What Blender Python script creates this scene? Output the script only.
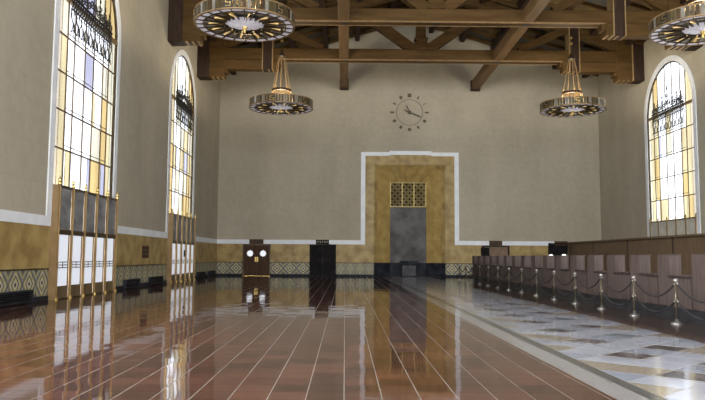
import bpy, bmesh, math, random
from mathutils import Vector, Matrix
random.seed(7)
PI = math.pi
for o in list(bpy.data.objects): bpy.data.objects.remove(o, do_unlink=True)
sc = bpy.context.scene
COL = sc.collection

# ------------------------------------------------------------------ camera, world, exposure
CAM_H = 1.4
YAW, PITCH, ROLL = 0.01048, 0.083693, math.radians(0.35)
fwd = Vector((math.sin(YAW)*math.cos(PITCH), math.cos(YAW)*math.cos(PITCH), math.sin(PITCH)))
rgt = Vector((math.cos(YAW), -math.sin(YAW), 0)); upv = rgt.cross(fwd)
r2 = rgt*math.cos(ROLL) + upv*math.sin(ROLL); u2 = upv*math.cos(ROLL) - rgt*math.sin(ROLL)
cd = bpy.data.cameras.new('camera'); cd.sensor_fit = 'HORIZONTAL'; cd.sensor_width = 36.0; cd.lens = 36.0*680/705
cd.clip_end = 300; cd.clip_start = 0.05
cam = bpy.data.objects.new('camera', cd); COL.objects.link(cam); sc.camera = cam
cam.matrix_world = Matrix(((r2.x, u2.x, -fwd.x, 0), (r2.y, u2.y, -fwd.y, 0), (r2.z, u2.z, -fwd.z, CAM_H), (0, 0, 0, 1)))

w = bpy.data.worlds.new('world'); sc.world = w; w.use_nodes = True
bg = w.node_tree.nodes['Background']; bg.inputs[0].default_value = (0.93, 0.96, 1.0, 1); bg.inputs[1].default_value = 1.0
EXPO = 5.15
vs = sc.view_settings
vs.view_transform = 'Standard'; vs.look = 'None'; vs.gamma = 1.0; vs.use_curve_mapping = False; vs.exposure = EXPO
GAIN = 2.0**EXPO
try:
    sc.cycles.max_bounces = 12; sc.cycles.diffuse_bounces = 6; sc.cycles.glossy_bounces = 4
    sc.cycles.transparent_max_bounces = 24; sc.cycles.sample_clamp_indirect = 2.0
except Exception: pass

# ------------------------------------------------------------------ dimensions of the hall
XL, XR, YB, YN = -9.3, 18.7, 49.5, -9.5       # side walls, far wall, near wall
XC = 4.7                                       # middle of the hall
EAVE, PITCHR = 14.95, 0.29                     # roof
def roof_z(x): return EAVE + PITCHR*(14.0 - abs(x-XC))
WIN_Y = (38.45, 24.3, 10.15, -4.0)                   # window centres on the side walls
WIN_R = 38.68
WR, WSPR = 2.8, 10.0                           # opening half width, springing height

# ------------------------------------------------------------------ material helpers
MATS = {}
def nt_new(name):
    m = bpy.data.materials.new(name); m.use_nodes = True
    nt = m.node_tree; b = nt.nodes['Principled BSDF']
    return m, nt, b
def N(nt, t, **kw):
    n = nt.nodes.new(t)
    for k, v in kw.items(): setattr(n, k, v)
    return n
def mat(name, c1, c2=None, rough=0.5, metal=0.0, scale=3.0, detail=5.0, bump=0.0, stretch=(1, 1, 1), lo=0.35, hi=0.65, coords='pos', spec=0.5, bscale=None, emit=0.0):
    if name in MATS: return MATS[name]
    m, nt, b = nt_new(name)
    b.inputs['Roughness'].default_value = rough; b.inputs['Metallic'].default_value = metal
    b.inputs['Specular IOR Level'].default_value = spec
    if c2 is None: b.inputs['Base Color'].default_value = (*c1, 1)
    else:
        if coords == 'pos': src = N(nt, 'ShaderNodeNewGeometry').outputs['Position']
        else: src = N(nt, 'ShaderNodeTexCoord').outputs['Object']
        mp = N(nt, 'ShaderNodeMapping'); mp.inputs['Scale'].default_value = stretch
        nt.links.new(src, mp.inputs[0])
        no = N(nt, 'ShaderNodeTexNoise'); no.inputs['Scale'].default_value = scale; no.inputs['Detail'].default_value = detail
        nt.links.new(mp.outputs[0], no.inputs['Vector'])
        cr = N(nt, 'ShaderNodeValToRGB'); cr.color_ramp.elements[0].position = lo; cr.color_ramp.elements[1].position = hi
        cr.color_ramp.elements[0].color = (*c1, 1); cr.color_ramp.elements[1].color = (*c2, 1)
        nt.links.new(no.outputs[0], cr.inputs[0]); nt.links.new(cr.outputs[0], b.inputs['Base Color'])
        if bump:
            bp = N(nt, 'ShaderNodeBump'); bp.inputs['Strength'].default_value = bump; bp.inputs['Distance'].default_value = 0.02
            n2 = N(nt, 'ShaderNodeTexNoise'); n2.inputs['Scale'].default_value = bscale or scale*6; n2.inputs['Detail'].default_value = 4
            nt.links.new(mp.outputs[0], n2.inputs['Vector'])
            nt.links.new(n2.outputs[0], bp.inputs['Height']); nt.links.new(bp.outputs[0], b.inputs['Normal'])
    if emit:
        b.inputs['Emission Color'].default_value = (*c1, 1); b.inputs['Emission Strength'].default_value = emit
    MATS[name] = m
    return m
def glass(name, tint, gloss=0.04):
    """pane: tinted see-through with a little surface gloss (a pane has two faces, so each carries the root of the tint)"""
    m = bpy.data.materials.new(name); m.use_nodes = True; nt = m.node_tree; nt.nodes.clear()
    out = N(nt, 'ShaderNodeOutputMaterial'); mx = N(nt, 'ShaderNodeMixShader'); mx.inputs[0].default_value = gloss
    tr = N(nt, 'ShaderNodeBsdfTransparent')
    ge = N(nt, 'ShaderNodeNewGeometry'); no = N(nt, 'ShaderNodeTexNoise'); no.inputs['Scale'].default_value = 0.9; no.inputs['Detail'].default_value = 3
    mp = N(nt, 'ShaderNodeMapping'); mp.inputs['Scale'].default_value = (1, 1.6, .3)
    nt.links.new(ge.outputs['Position'], mp.inputs[0]); nt.links.new(mp.outputs[0], no.inputs['Vector'])
    cr = N(nt, 'ShaderNodeValToRGB'); cr.color_ramp.elements[0].position = .35; cr.color_ramp.elements[1].position = .65
    a = [math.sqrt(max(t*.80, 0)) for t in tint]; c = [math.sqrt(min(1, t*1.2)) for t in tint]
    cr.color_ramp.elements[0].color = (*a, 1); cr.color_ramp.elements[1].color = (*c, 1)
    nt.links.new(no.outputs[0], cr.inputs[0]); nt.links.new(cr.outputs[0], tr.inputs[0])
    gl = N(nt, 'ShaderNodeBsdfGlossy'); gl.inputs['Roughness'].default_value = 0.15; gl.inputs[0].default_value = (.8, .8, .8, 1)
    nt.links.new(tr.outputs[0], mx.inputs[1]); nt.links.new(gl.outputs[0], mx.inputs[2]); nt.links.new(mx.outputs[0], out.inputs[0])
    MATS[name] = m
    return m

# plaster: beige acoustic plaster laid in faint blocks
def plaster_mat():
    m, nt, b = nt_new('plaster'); b.inputs['Roughness'].default_value = 0.9; b.inputs['Specular IOR Level'].default_value = .2
    ge = N(nt, 'ShaderNodeNewGeometry')
    n1 = N(nt, 'ShaderNodeTexNoise'); n1.inputs['Scale'].default_value = .45; n1.inputs['Detail'].default_value = 6
    mp = N(nt, 'ShaderNodeMapping'); mp.inputs['Scale'].default_value = (1, 1, .35)
    nt.links.new(ge.outputs['Position'], mp.inputs[0]); nt.links.new(mp.outputs[0], n1.inputs['Vector'])
    n2 = N(nt, 'ShaderNodeTexNoise'); n2.inputs['Scale'].default_value = 3.5; n2.inputs['Detail'].default_value = 5
    nt.links.new(ge.outputs['Position'], n2.inputs['Vector'])
    sx = N(nt, 'ShaderNodeSeparateXYZ'); nt.links.new(ge.outputs['Position'], sx.inputs[0])
    ad = N(nt, 'ShaderNodeMath', operation='ADD'); nt.links.new(sx.outputs[0], ad.inputs[0]); nt.links.new(sx.outputs[1], ad.inputs[1])
    cb = N(nt, 'ShaderNodeCombineXYZ'); nt.links.new(ad.outputs[0], cb.inputs[0]); nt.links.new(sx.outputs[2], cb.inputs[1])
    br = N(nt, 'ShaderNodeTexBrick'); br.inputs['Scale'].default_value = 1.0; br.inputs['Mortar Size'].default_value = .012
    br.inputs['Brick Width'].default_value = 1.2; br.inputs['Row Height'].default_value = .6; br.offset = .5
    br.inputs['Color1'].default_value = (1, 1, 1, 1); br.inputs['Color2'].default_value = (.965, .967, .97, 1); br.inputs['Mortar'].default_value = (.93, .93, .925, 1)
    nt.links.new(cb.outputs[0], br.inputs['Vector'])
    cr = N(nt, 'ShaderNodeValToRGB'); cr.color_ramp.elements[0].position = .3; cr.color_ramp.elements[1].position = .7
    cr.color_ramp.elements[0].color = (.405, .362, .275, 1); cr.color_ramp.elements[1].color = (.505, .458, .355, 1)
    mixf = N(nt, 'ShaderNodeMath', operation='MULTIPLY_ADD'); nt.links.new(n2.outputs[0], mixf.inputs[0]); mixf.inputs[1].default_value = .4
    sb = N(nt, 'ShaderNodeMath', operation='MULTIPLY_ADD'); nt.links.new(n1.outputs[0], sb.inputs[0]); sb.inputs[1].default_value = .8; sb.inputs[2].default_value = -.1
    nt.links.new(sb.outputs[0], mixf.inputs[2]); nt.links.new(mixf.outputs[0], cr.inputs[0])
    mu = N(nt, 'ShaderNodeMixRGB', blend_type='MULTIPLY'); mu.inputs[0].default_value = 1
    nt.links.new(cr.outputs[0], mu.inputs[1]); nt.links.new(br.outputs[0], mu.inputs[2]); nt.links.new(mu.outputs[0], b.inputs['Base Color'])
    MATS['plaster'] = m; return m
PLASTER = plaster_mat()
WHITE = mat('white_stone', (.82, .85, .89), (.90, .93, .96), rough=.55, scale=1.5)
GOLD = mat('gold_marble', (.29, .19, .065), (.46, .335, .13), rough=.4, spec=.25, scale=1.7, detail=9, lo=.36, hi=.62)
GOLD2 = mat('gold_marble_light', (.36, .24, .075), (.48, .34, .12), rough=.4, spec=.25, scale=2.3, detail=9)
BLACK = mat('black_marble', (.012, .013, .018), (.035, .037, .045), rough=.5, spec=.08, scale=2)
GREYM = mat('grey_marble', (.15, .15, .158), (.31, .31, .318), rough=.5, spec=.15, scale=1.6, detail=8, stretch=(1, 1, 1.4))
GREYM2 = mat('dark_grey_marble', (.075, .072, .07), (.17, .165, .16), rough=.5, spec=.08, scale=1.1, detail=9)
PALEM = mat('pale_marble', (.50, .48, .42), (.70, .68, .60), rough=.3, scale=2)
BRONZE = mat('bronze', (.24, .15, .065), (.32, .21, .095), rough=.45, metal=.3, scale=2)
BRONZE_D = mat('dark_bronze', (.055, .035, .018), (.10, .065, .03), rough=.4, metal=.6, scale=3)
BRONZE_M = mat('mid_bronze', (.15, .10, .05), (.21, .145, .075), rough=.45, metal=.3, scale=3)
BRASS = mat('brass', (.62, .43, .13), (.75, .55, .2), rough=.28, metal=.9, scale=4)
IRON = mat('wrought_iron', (.018, .016, .014), (.05, .045, .038), rough=.55, metal=.4, scale=6)
WOOD = mat('truss_wood', (.070, .038, .0105), (.105, .059, .019), spec=.15, rough=.6, scale=2.2, stretch=(.25, 2, 2), detail=6)
WOOD_D = mat('dark_truss_wood', (.030, .018, .012), (.05, .03, .02), spec=.15, rough=.6, scale=2.2, stretch=(2, 2, .4))
GILT = mat('gilt_edge', (.27, .18, .075), (.36, .24, .105), rough=.5, scale=3)
BEAM_LIT = mat('beam_wood', (.145, .085, .036), (.195, .118, .054), spec=.15, rough=.55, scale=2.2, stretch=(2, .25, 2))  # truss wood lightened, light from below put into the colour
LIT_EDGE = mat('dull_gilt_edge', (.20, .125, .058), (.27, .175, .085), spec=.15, rough=.5, scale=3)  # light on the tie beam soffit, put into a tan colour
DECK = mat('ceiling_boards', (.035, .022, .013), (.07, .044, .024), spec=.15, rough=.75, scale=1.2, stretch=(1, .3, 1))
PAINT_Y = mat('painted_panel_yellow', (.15, .095, .02), (.08, .055, .022), rough=.7, scale=1.5)
PAINT_B = mat('painted_panel_blue', (.04, .048, .05), (.075, .055, .03), rough=.7, scale=1.5)
CNT = mat('counter_wood', (.068, .050, .044), (.105, .079, .069), rough=.5, spec=.15, scale=2.5, stretch=(6, 6, .5))
CNT_D = mat('counter_shelf', (.045, .032, .028), (.07, .05, .044), rough=.5, spec=.15, scale=3)
PLINTH = mat('counter_plinth', (.012, .013, .016), (.028, .03, .034), rough=.3, scale=3)
PART = mat('partition_wood', (.16, .105, .062), (.21, .145, .09), rough=.5, spec=.15, scale=1.8, stretch=(5, 5, .6))
DOORW = mat('door_walnut', (.055, .030, .017), (.085, .048, .028), rough=.5, spec=.08, scale=3, stretch=(5, 5, .5))
DOORB = mat('door_black', (.010, .009, .010), (.020, .017, .018), rough=.5, spec=.03, scale=3)
CHROME = mat('polished_steel', (.40, .39, .37), (.47, .46, .44), rough=.3, metal=.85, scale=5)
POSTM = mat('stanchion_brass', (.09, .075, .05), (.13, .105, .07), rough=.4, metal=.5, scale=5)
ROPE = mat('rope_black', (.012, .011, .013), (.028, .024, .026), rough=.8, scale=20)
MILK = mat('milk_glass', (.66, .64, .68), (.78, .76, .80), rough=.3, scale=3)
b_ = MILK.node_tree.nodes['Principled BSDF']; b_.inputs['Emission Color'].default_value = (.92, .88, 1.0, 1); b_.inputs['Emission Strength'].default_value = .20/GAIN   # added glow in place of daylight bounced onto the glass
MILK2 = mat('milk_glass_warm', (.24, .215, .185), (.36, .33, .29), rough=.3, scale=3)
CLOCKM = mat('clock_bronze', (.07, .055, .03), (.11, .088, .05), rough=.5, metal=.3, scale=5)
CLOCKR = mat('clock_ring', (.16, .135, .09), (.2, .165, .11), rough=.6, scale=5)
STAVE_W = mat('stave_glass', (.17, .16, .13), (.25, .235, .2), rough=.2, scale=3)
STAVE_B = mat('stave_brass', (.066, .050, .022), (.11, .083, .037), rough=.4, metal=.4, scale=4)
GRILLE = mat('grille_brass', (.46, .34, .11), (.55, .41, .15), rough=.5, metal=.2, scale=4)
GRILLE2 = mat('grille_brass_fine', (.30, .24, .11), (.52, .42, .2), rough=.5, metal=.2, scale=1.3)
LAMPW = mat('lamp_glow', (1.0, .72, .30), None, rough=.5, emit=.42/GAIN)
DESKLAMP = mat('desk_lamp_shade', (1.0, .97, .92), None, rough=.5, emit=1.3/GAIN)
SIGNT = mat('sign_lettering', (.46, .42, .30), (.5, .46, .34), rough=.5, scale=5)
G_CLEAR = glass('pane_clear', (0.0661, 0.0682, 0.0709)); G_LAV = glass('pane_lavender', (0.0250, 0.0250, 0.0330))
G_AMB = glass('pane_amber', (0.0327, 0.0240, 0.0108)); G_PALE = glass('pane_pale_amber', (0.0341, 0.0289, 0.0174)); G_CREAM = glass('pane_cream', (0.0362, 0.0341, 0.0271))
G_PINK = glass('pane_pinkish', (0.0319, 0.0275, 0.0215))
G_DOOR = mat('frosted_door_glass', (.62, .65, .72), None, rough=.35, emit=.75/GAIN); G_FILL_END = glass('pane_entrance', (.45, .45, .45), .02); G_FILL = glass('pane_side', (.97, .97, .97), .01); G_FILL_DIM = glass('pane_side_shaded', (.15, .15, .15), .02)  # unseen end and side panes made clearer for added fill light

# floor tile: colour and tiny tilt per tile
TS = 0.38
def tile_mat(name, colA, colB, ts, rough, tilt):
    m, nt, b = nt_new(name); b.inputs['Roughness'].default_value = rough; b.inputs['Specular IOR Level'].default_value = .5
    ge = N(nt, 'ShaderNodeNewGeometry')
    sc_ = N(nt, 'ShaderNodeVectorMath', operation='SCALE'); sc_.inputs['Scale'].default_value = 1/ts
    fl = N(nt, 'ShaderNodeVectorMath', operation='FLOOR')
    msk = N(nt, 'ShaderNodeVectorMath', operation='MULTIPLY'); msk.inputs[1].default_value = (1, 1, 0)
    nt.links.new(ge.outputs['Position'], sc_.inputs[0]); nt.links.new(sc_.outputs[0], fl.inputs[0]); nt.links.new(fl.outputs[0], msk.inputs[0])
    wn = N(nt, 'ShaderNodeTexWhiteNoise', noise_dimensions='3D'); nt.links.new(msk.outputs[0], wn.inputs['Vector'])
    n1 = N(nt, 'ShaderNodeTexNoise'); n1.inputs['Scale'].default_value = 9; n1.inputs['Detail'].default_value = 5
    nt.links.new(ge.outputs['Position'], n1.inputs['Vector'])
    fa = N(nt, 'ShaderNodeMath', operation='MULTIPLY_ADD'); nt.links.new(wn.outputs[0], fa.inputs[0]); fa.inputs[1].default_value = .7
    fb = N(nt, 'ShaderNodeMath', operation='MULTIPLY'); nt.links.new(n1.outputs[0], fb.inputs[0]); fb.inputs[1].default_value = .35
    nt.links.new(fb.outputs[0], fa.inputs[2])
    cr = N(nt, 'ShaderNodeValToRGB'); cr.color_ramp.elements[0].color = (*colA, 1); cr.color_ramp.elements[1].color = (*colB, 1)
    nt.links.new(fa.outputs[0], cr.inputs[0]); nt.links.new(cr.outputs[0], b.inputs['Base Color'])
    # tilt
    s1 = N(nt, 'ShaderNodeVectorMath', operation='SUBTRACT'); nt.links.new(wn.outputs['Color'], s1.inputs[0]); s1.inputs[1].default_value = (.5, .5, .5)
    s2 = N(nt, 'ShaderNodeVectorMath', operation='SCALE'); s2.inputs['Scale'].default_value = tilt; nt.links.new(s1.outputs[0], s2.inputs[0])
    n3 = N(nt, 'ShaderNodeTexNoise'); n3.inputs['Scale'].default_value = 1.7; n3.inputs['Detail'].default_value = 2
    nt.links.new(ge.outputs['Position'], n3.inputs['Vector'])
    s3 = N(nt, 'ShaderNodeVectorMath', operation='SUBTRACT'); nt.links.new(n3.outputs['Color'], s3.inputs[0]); s3.inputs[1].default_value = (.5, .5, .5)
    s4 = N(nt, 'ShaderNodeVectorMath', operation='SCALE'); s4.inputs['Scale'].default_value = tilt*1.6; nt.links.new(s3.outputs[0], s4.inputs[0])
    a1 = N(nt, 'ShaderNodeVectorMath', operation='ADD'); nt.links.new(s2.outputs[0], a1.inputs[0]); nt.links.new(s4.outputs[0], a1.inputs[1])
    m2 = N(nt, 'ShaderNodeVectorMath', operation='MULTIPLY'); m2.inputs[1].default_value = (1, 1, 0); nt.links.new(a1.outputs[0], m2.inputs[0])
    a2 = N(nt, 'ShaderNodeVectorMath', operation='ADD'); nt.links.new(m2.outputs[0], a2.inputs[0]); nt.links.new(ge.outputs['Normal'], a2.inputs[1])
    nn = N(nt, 'ShaderNodeVectorMath', operation='NORMALIZE'); nt.links.new(a2.outputs[0], nn.inputs[0]); nt.links.new(nn.outputs[0], b.inputs['Normal'])
    MATS[name] = m; return m
TERRA = tile_mat('terracotta_tile', (.020, .008, .006), (.10, .038, .024), TS, .05, .008)
GROUT = mat('grout', (.15, .13, .11), (.25, .225, .195), rough=.3, scale=6)
STRIPW = tile_mat('pale_border_stone', (.19, .18, .178), (.26, .25, .245), .6, .12, .004)
STRIPD = mat('dark_border_stone', (.045, .047, .045), (.10, .10, .095), rough=.14, scale=9)
BANDB = tile_mat('brown_floor_stone', (.045, .026, .02), (.08, .05, .04), .6, .10, .005)
MOS = {'w': tile_mat('mosaic_white', (.28, .295, .34), (.36, .375, .42), .45, .12, .004),
       'b': tile_mat('mosaic_bluegrey', (.20, .222, .27), (.26, .285, .34), .45, .12, .004),
       't': tile_mat('mosaic_tan', (.21, .175, .13), (.27, .23, .18), .45, .12, .004),
       'd': mat('mosaic_dark', (.040, .037, .040), (.16, .14, .14), rough=.12, scale=2.2, stretch=(4, .4, 1), lo=.45, hi=.6),
       'g': mat('mosaic_greygreen', (.11, .14, .16), (.19, .22, .24), rough=.12, scale=3)}

# dado tile with a stepped diamond
def dado_mat():
    m, nt, b = nt_new('dado_tile'); b.inputs['Roughness'].default_value = .45; b.inputs['Specular IOR Level'].default_value = .25
    tc = N(nt, 'ShaderNodeTexCoord'); sx = N(nt, 'ShaderNodeSeparateXYZ'); nt.links.new(tc.outputs['Object'], sx.inputs[0])
    def M(op, a, b_=None, c=None):
        n = N(nt, 'ShaderNodeMath', operation=op)
        for i, v in enumerate((a, b_, c)):
            if v is None: continue
            if isinstance(v, (int, float)): n.inputs[i].default_value = v
            else: nt.links.new(v, n.inputs[i])
        return n.outputs[0]
    # object x along the wall (+-.41), z up (+-.40); steps of 5 cm
    qx = M('MULTIPLY', M('FLOOR', M('DIVIDE', M('ABSOLUTE', sx.outputs[0]), .034)), .034)
    qz = M('MULTIPLY', M('FLOOR', M('DIVIDE', M('ABSOLUTE', sx.outputs[2]), .034)), .034)
    d = M('ADD', M('DIVIDE', qx, .40), M('DIVIDE', qz, .46))
    cr = N(nt, 'ShaderNodeValToRGB'); cr.color_ramp.interpolation = 'CONSTANT'
    stops = [(0, (.05, .05, .05)), (.12, (.58, .54, .44)), (.28, (.42, .37, .10)), (.40, (.10, .10, .11)), (.56, (.56, .51, .38)), (.70, (.42, .37, .10)), (.84, (.11, .11, .12)), (1.06, (.26, .255, .265)), (1.28, (.44, .39, .12)), (1.44, (.11, .105, .12))]
    el = cr.color_ramp.elements
    el[0].position = stops[0][0]; el[0].color = (*stops[0][1], 1); el[1].position = stops[1][0]; el[1].color = (*stops[1][1], 1)
    for p, c in stops[2:]: e = el.new(min(p/1.6, 1)); e.color = (*c, 1)
    el[1].position = stops[1][0]/1.6
    nt.links.new(M('DIVIDE', d, 1.6), cr.inputs[0]); nt.links.new(cr.outputs[0], b.inputs['Base Color'])
    MATS['dado'] = m; return m
DADO = dado_mat()

# ------------------------------------------------------------------ mesh helpers
class MB:
    def __init__(s): s.v = []; s.f = []
    def add(s, vs_, fs):
        n = len(s.v); s.v += [tuple(p) for p in vs_]; s.f += [tuple(i+n for i in f) for f in fs]; return s
    def box(s, x0, x1, y0, y1, z0, z1):
        if x0 > x1: x0, x1 = x1, x0
        if y0 > y1: y0, y1 = y1, y0
        if z0 > z1: z0, z1 = z1, z0
        return s.add([(x0,y0,z0),(x1,y0,z0),(x1,y1,z0),(x0,y1,z0),(x0,y0,z1),(x1,y0,z1),(x1,y1,z1),(x0,y1,z1)],
                     [(0,3,2,1),(4,5,6,7),(0,1,5,4),(1,2,6,5),(2,3,7,6),(3,0,4,7)])
    def prism(s, pts, fn, d0, d1):
        """2-D outline pts mapped by fn(a, b, d) at depths d0 and d1"""
        n = len(pts)
        s.add([fn(a, b, d0) for a, b in pts] + [fn(a, b, d1) for a, b in pts],
              [tuple(range(n-1, -1, -1)), tuple(range(n, 2*n))] + [(i, (i+1) % n, n+(i+1) % n, n+i) for i in range(n)])
        return s
    def tube(s, path, r, n=6, closed=False):
        path = [Vector(p) for p in path]; k = len(path); rings = []
        rr = r if isinstance(r, (list, tuple)) else [r]*k
        for i, p in enumerate(path):
            a = path[(i-1) % k] if (closed or i > 0) else p
            b = path[(i+1) % k] if (closed or i < k-1) else p
            t = (b-a)
            t = t.normalized() if t.length > 1e-9 else Vector((0, 0, 1))
            ref = Vector((0, 0, 1)) if abs(t.z) < .9 else Vector((1, 0, 0))
            u = t.cross(ref).normalized(); v = t.cross(u).normalized()
            rings.append([p + (u*math.cos(2*PI*j/n) + v*math.sin(2*PI*j/n))*rr[i] for j in range(n)])
        vs_ = [q for rg in rings for q in rg]; fs = []
        for i in range(k if closed else k-1):
            for j in range(n):
                a = i*n+j; b = i*n+(j+1) % n; c = ((i+1) % k)*n+(j+1) % n; d = ((i+1) % k)*n+j
                fs.append((a, b, c, d))
        if not closed: fs += [tuple(range(n-1, -1, -1)), tuple(range((k-1)*n, k*n))]
        return s.add(vs_, fs)
    def lathe(s, prof, n=16, c=(0, 0, 0), loop=False):
        vs_ = []; k = len(prof); fs = []
        for r, z in prof:
            for j in range(n): vs_.append((c[0]+r*math.cos(2*PI*j/n), c[1]+r*math.sin(2*PI*j/n), c[2]+z))
        for i in range(k if loop else k-1):
            for j in range(n):
                i2 = (i+1) % k
                fs.append((i*n+j, i*n+(j+1) % n, i2*n+(j+1) % n, i2*n+j))
        if not loop: fs += [tuple(range(n-1, -1, -1)), tuple(range((k-1)*n, k*n))]
        return s.add(vs_, fs)
    def beam(s, p, q, wdt, thk, y):
        """beam in the xz plane from p to q, wdt across, y0..y1 thick"""
        p = Vector(p); q = Vector(q); t = (q-p).normalized(); nn = Vector((-t.y, t.x))*wdt/2
        pts = [p+nn, p-nn, q-nn, q+nn]
        return s.prism([(a.x, a.y) for a in pts], lambda a, b, d: (a, d, b), y-thk/2, y+thk/2)
    def mesh(s, name, m, bevel=0.0, smooth=False):
        me = bpy.data.meshes.new(name); me.from_pydata(s.v, [], s.f)
        bm = bmesh.new(); bm.from_mesh(me)
        bmesh.ops.recalc_face_normals(bm, faces=bm.faces)
        if bevel: bmesh.ops.bevel(bm, geom=list(bm.edges), offset=bevel, segments=1, affect='EDGES', profile=.5)
        bm.to_mesh(me); bm.free()
        if smooth:
            for p in me.polygons: p.use_smooth = True
        me.materials.append(m); return me
    def build(s, name, m, parent=None, bevel=0.0, smooth=False, loc=None):
        return obj(name, s.mesh(name, m, bevel, smooth), parent, loc)
def obj(name, me, parent=None, loc=None, rz=None):
    o = bpy.data.objects.new(name, me); COL.objects.link(o)
    if parent: o.parent = parent
    if loc is not None: o.location = loc
    if rz is not None: o.rotation_euler = (0, 0, rz)
    return o
def tag(o, label, cat, group=None, kind=None):
    o['label'] = label; o['category'] = cat
    if group: o['group'] = group
    if kind: o['kind'] = kind
    return o
def thing(name, label, cat, loc=(0, 0, 0), rz=0, group=None, kind=None):
    return tag(obj(name, None, None, loc, rz), label, cat, group, kind)
def copy_tree(o, parent=None):
    c = o.copy(); COL.objects.link(c); c.parent = parent
    for ch in list(o.children): copy_tree(ch, c)
    return c
ORD = ['first', 'second', 'third', 'fourth', 'fifth', 'sixth', 'seventh', 'eighth', 'ninth', 'tenth', 'eleventh', 'twelfth', 'thirteenth', 'fourteenth', 'fifteenth', 'sixteenth', 'seventeenth', 'eighteenth', 'nineteenth', 'twentieth']
def bx(*a): return MB().box(*a)

# ------------------------------------------------------------------ floor
floor = MB().box(XL-.5, XR+.5, YN-.5, YB+2.5, -.3, -.0015).build('floor', GROUT)
tag(floor, 'polished terracotta tile floor with a pale and dark marble mosaic strip', 'floor', kind='structure')
TX1 = 2.73
ncol = int((TX1-XL)/TS)+1
gx, gy = .0065, .0035
tile_me = MB().box(-TS/2+gx, TS/2-gx, -TS/2+gy, TS/2-gy, -.02, 0).mesh('tile', TERRA)
rest = MB(); cnt = 0
y = math.floor(-9.3/TS)*TS; rowsY = []
while y < YB-.05: rowsY.append(y); y += TS
near = []
for y0 in rowsY:
    for i in range(ncol+1):
        x0 = math.floor(XL/TS)*TS + i*TS
        xa, xb = max(x0, XL), min(x0+TS, TX1)
        if xb-xa < .03: continue
        ya, yb = y0, min(y0+TS, YB)
        full = (xb-xa > TS-1e-4) and (yb-ya > TS-1e-4)
        xm, ym = (xa+xb)/2, (ya+yb)/2
        px = 345 + 680*xm/max(ym, .1)
        if full and 6.2 < ym < 18 and px > -15: near.append((ym, xm, xa, xb, ya, yb))
        else: rest.box(xa+gx, xb-gx, ya+gy, yb-gy, -.02, 0)
near.sort()
for k, (ym, xm, xa, xb, ya, yb) in enumerate(near):
    if k < 300: obj('tile', tile_me, floor, (xm, ym, 0))
    else: rest.box(xa+gx, xb-gx, ya+gy, yb-gy, -.02, 0)
o = rest.build('tile_field', TERRA, floor); o['kind'] = 'stuff'
# border strips of long slabs
yy = YN
while yy < YB:
    ye = min(yy+2.4, YB)
    if ye > 5:
        bx(2.735, 3.045, yy+.003, ye-.003, -.02, 0).build('border_slab', STRIPW, floor)
        bx(3.055, 3.225, yy+.003, ye-.003, -.02, 0).build('dark_border_slab', STRIPD, floor)
    yy += 2.4
# mosaic
MX0, MX1 = 3.235, 6.0; DX, DY = (MX1-MX0)/6, .425
mos_me = {k: MB().prism([(-DX+.006, 0), (0, -DY+.006), (DX-.006, 0), (0, DY-.006)], lambda a, b, d: (a, b, d), -.02, 0).mesh('mosaic_lozenge', m) for k, m in MOS.items()}
halfR = {k: MB().prism([(.003, -DY+.006), (DX-.006, 0), (.003, DY-.006)], lambda a, b, d: (a, b, d), -.02, 0).mesh('mosaic_triangle', m) for k, m in MOS.items()}
halfL = {k: MB().prism([(-.003, -DY+.006), (-.003, DY-.006), (-DX+.006, 0)], lambda a, b, d: (a, b, d), -.02, 0).mesh('mosaic_triangle', m) for k, m in MOS.items()}
far_mos = {k: MB() for k in MOS}
j = 0; np_ = 0
ybase = 5.75
while ybase + j*DY < YB-.3:
    yc = ybase + j*DY
    for i in range(7):
        if (i+j) % 2: continue
        xc = MX0 + i*DX
        if i == 2: k = 'd' if j % 4 == 2 else 'w'
        elif i == 4: k = ('d' if (j//4) % 2 else 'g') if j % 4 == 0 else 'w'
        elif i in (0, 6): k = 't' if j % 4 == 0 else 'b'
        elif i == 3: k = 'w' if j % 4 == 1 else 'b'
        else: k = 't' if (j+i) % 8 == 0 else 'w'
        if yc < 27:
            me = mos_me if 0 < i < 6 else (halfR if i == 0 else halfL)
            o = obj(me[k].name.split('.')[0], me[k], floor, (xc, yc, 0)); np_ += 1
            if k in 'dg': o.scale = (.86, .86, 1)
        else:
            pts = [(-DX+.006, 0), (0, -DY+.006), (DX-.006, 0), (0, DY-.006)]
            if i == 0: pts = [(.003, -DY+.006), (DX-.006, 0), (.003, DY-.006)]
            if i == 6: pts = [(-.003, -DY+.006), (-.003, DY-.006), (-DX+.006, 0)]
            far_mos[k].prism([(a+xc, b+yc) for a, b in pts], lambda a, b, d: (a, b, d), -.02, 0)
    j += 1
for k, mb in far_mos.items():
    if mb.v: o = mb.build('mosaic_field', MOS[k], floor); o['kind'] = 'stuff'
bx(MX0, MX1, YB-.7, YB, -.02, -.004).build('mosaic_end_slab', STRIPD, floor)
yy = YN
while yy < YB:
    ye = min(yy+1.8, YB)
    if ye > 8: bx(6.01, 7.64, yy+.003, ye-.003, -.02, 0).build('brown_slab', BANDB, floor)
    yy += 1.8
bx(7.65, XR, 5, YB, -.02, 0).build('service_floor', BANDB, floor)

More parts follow.
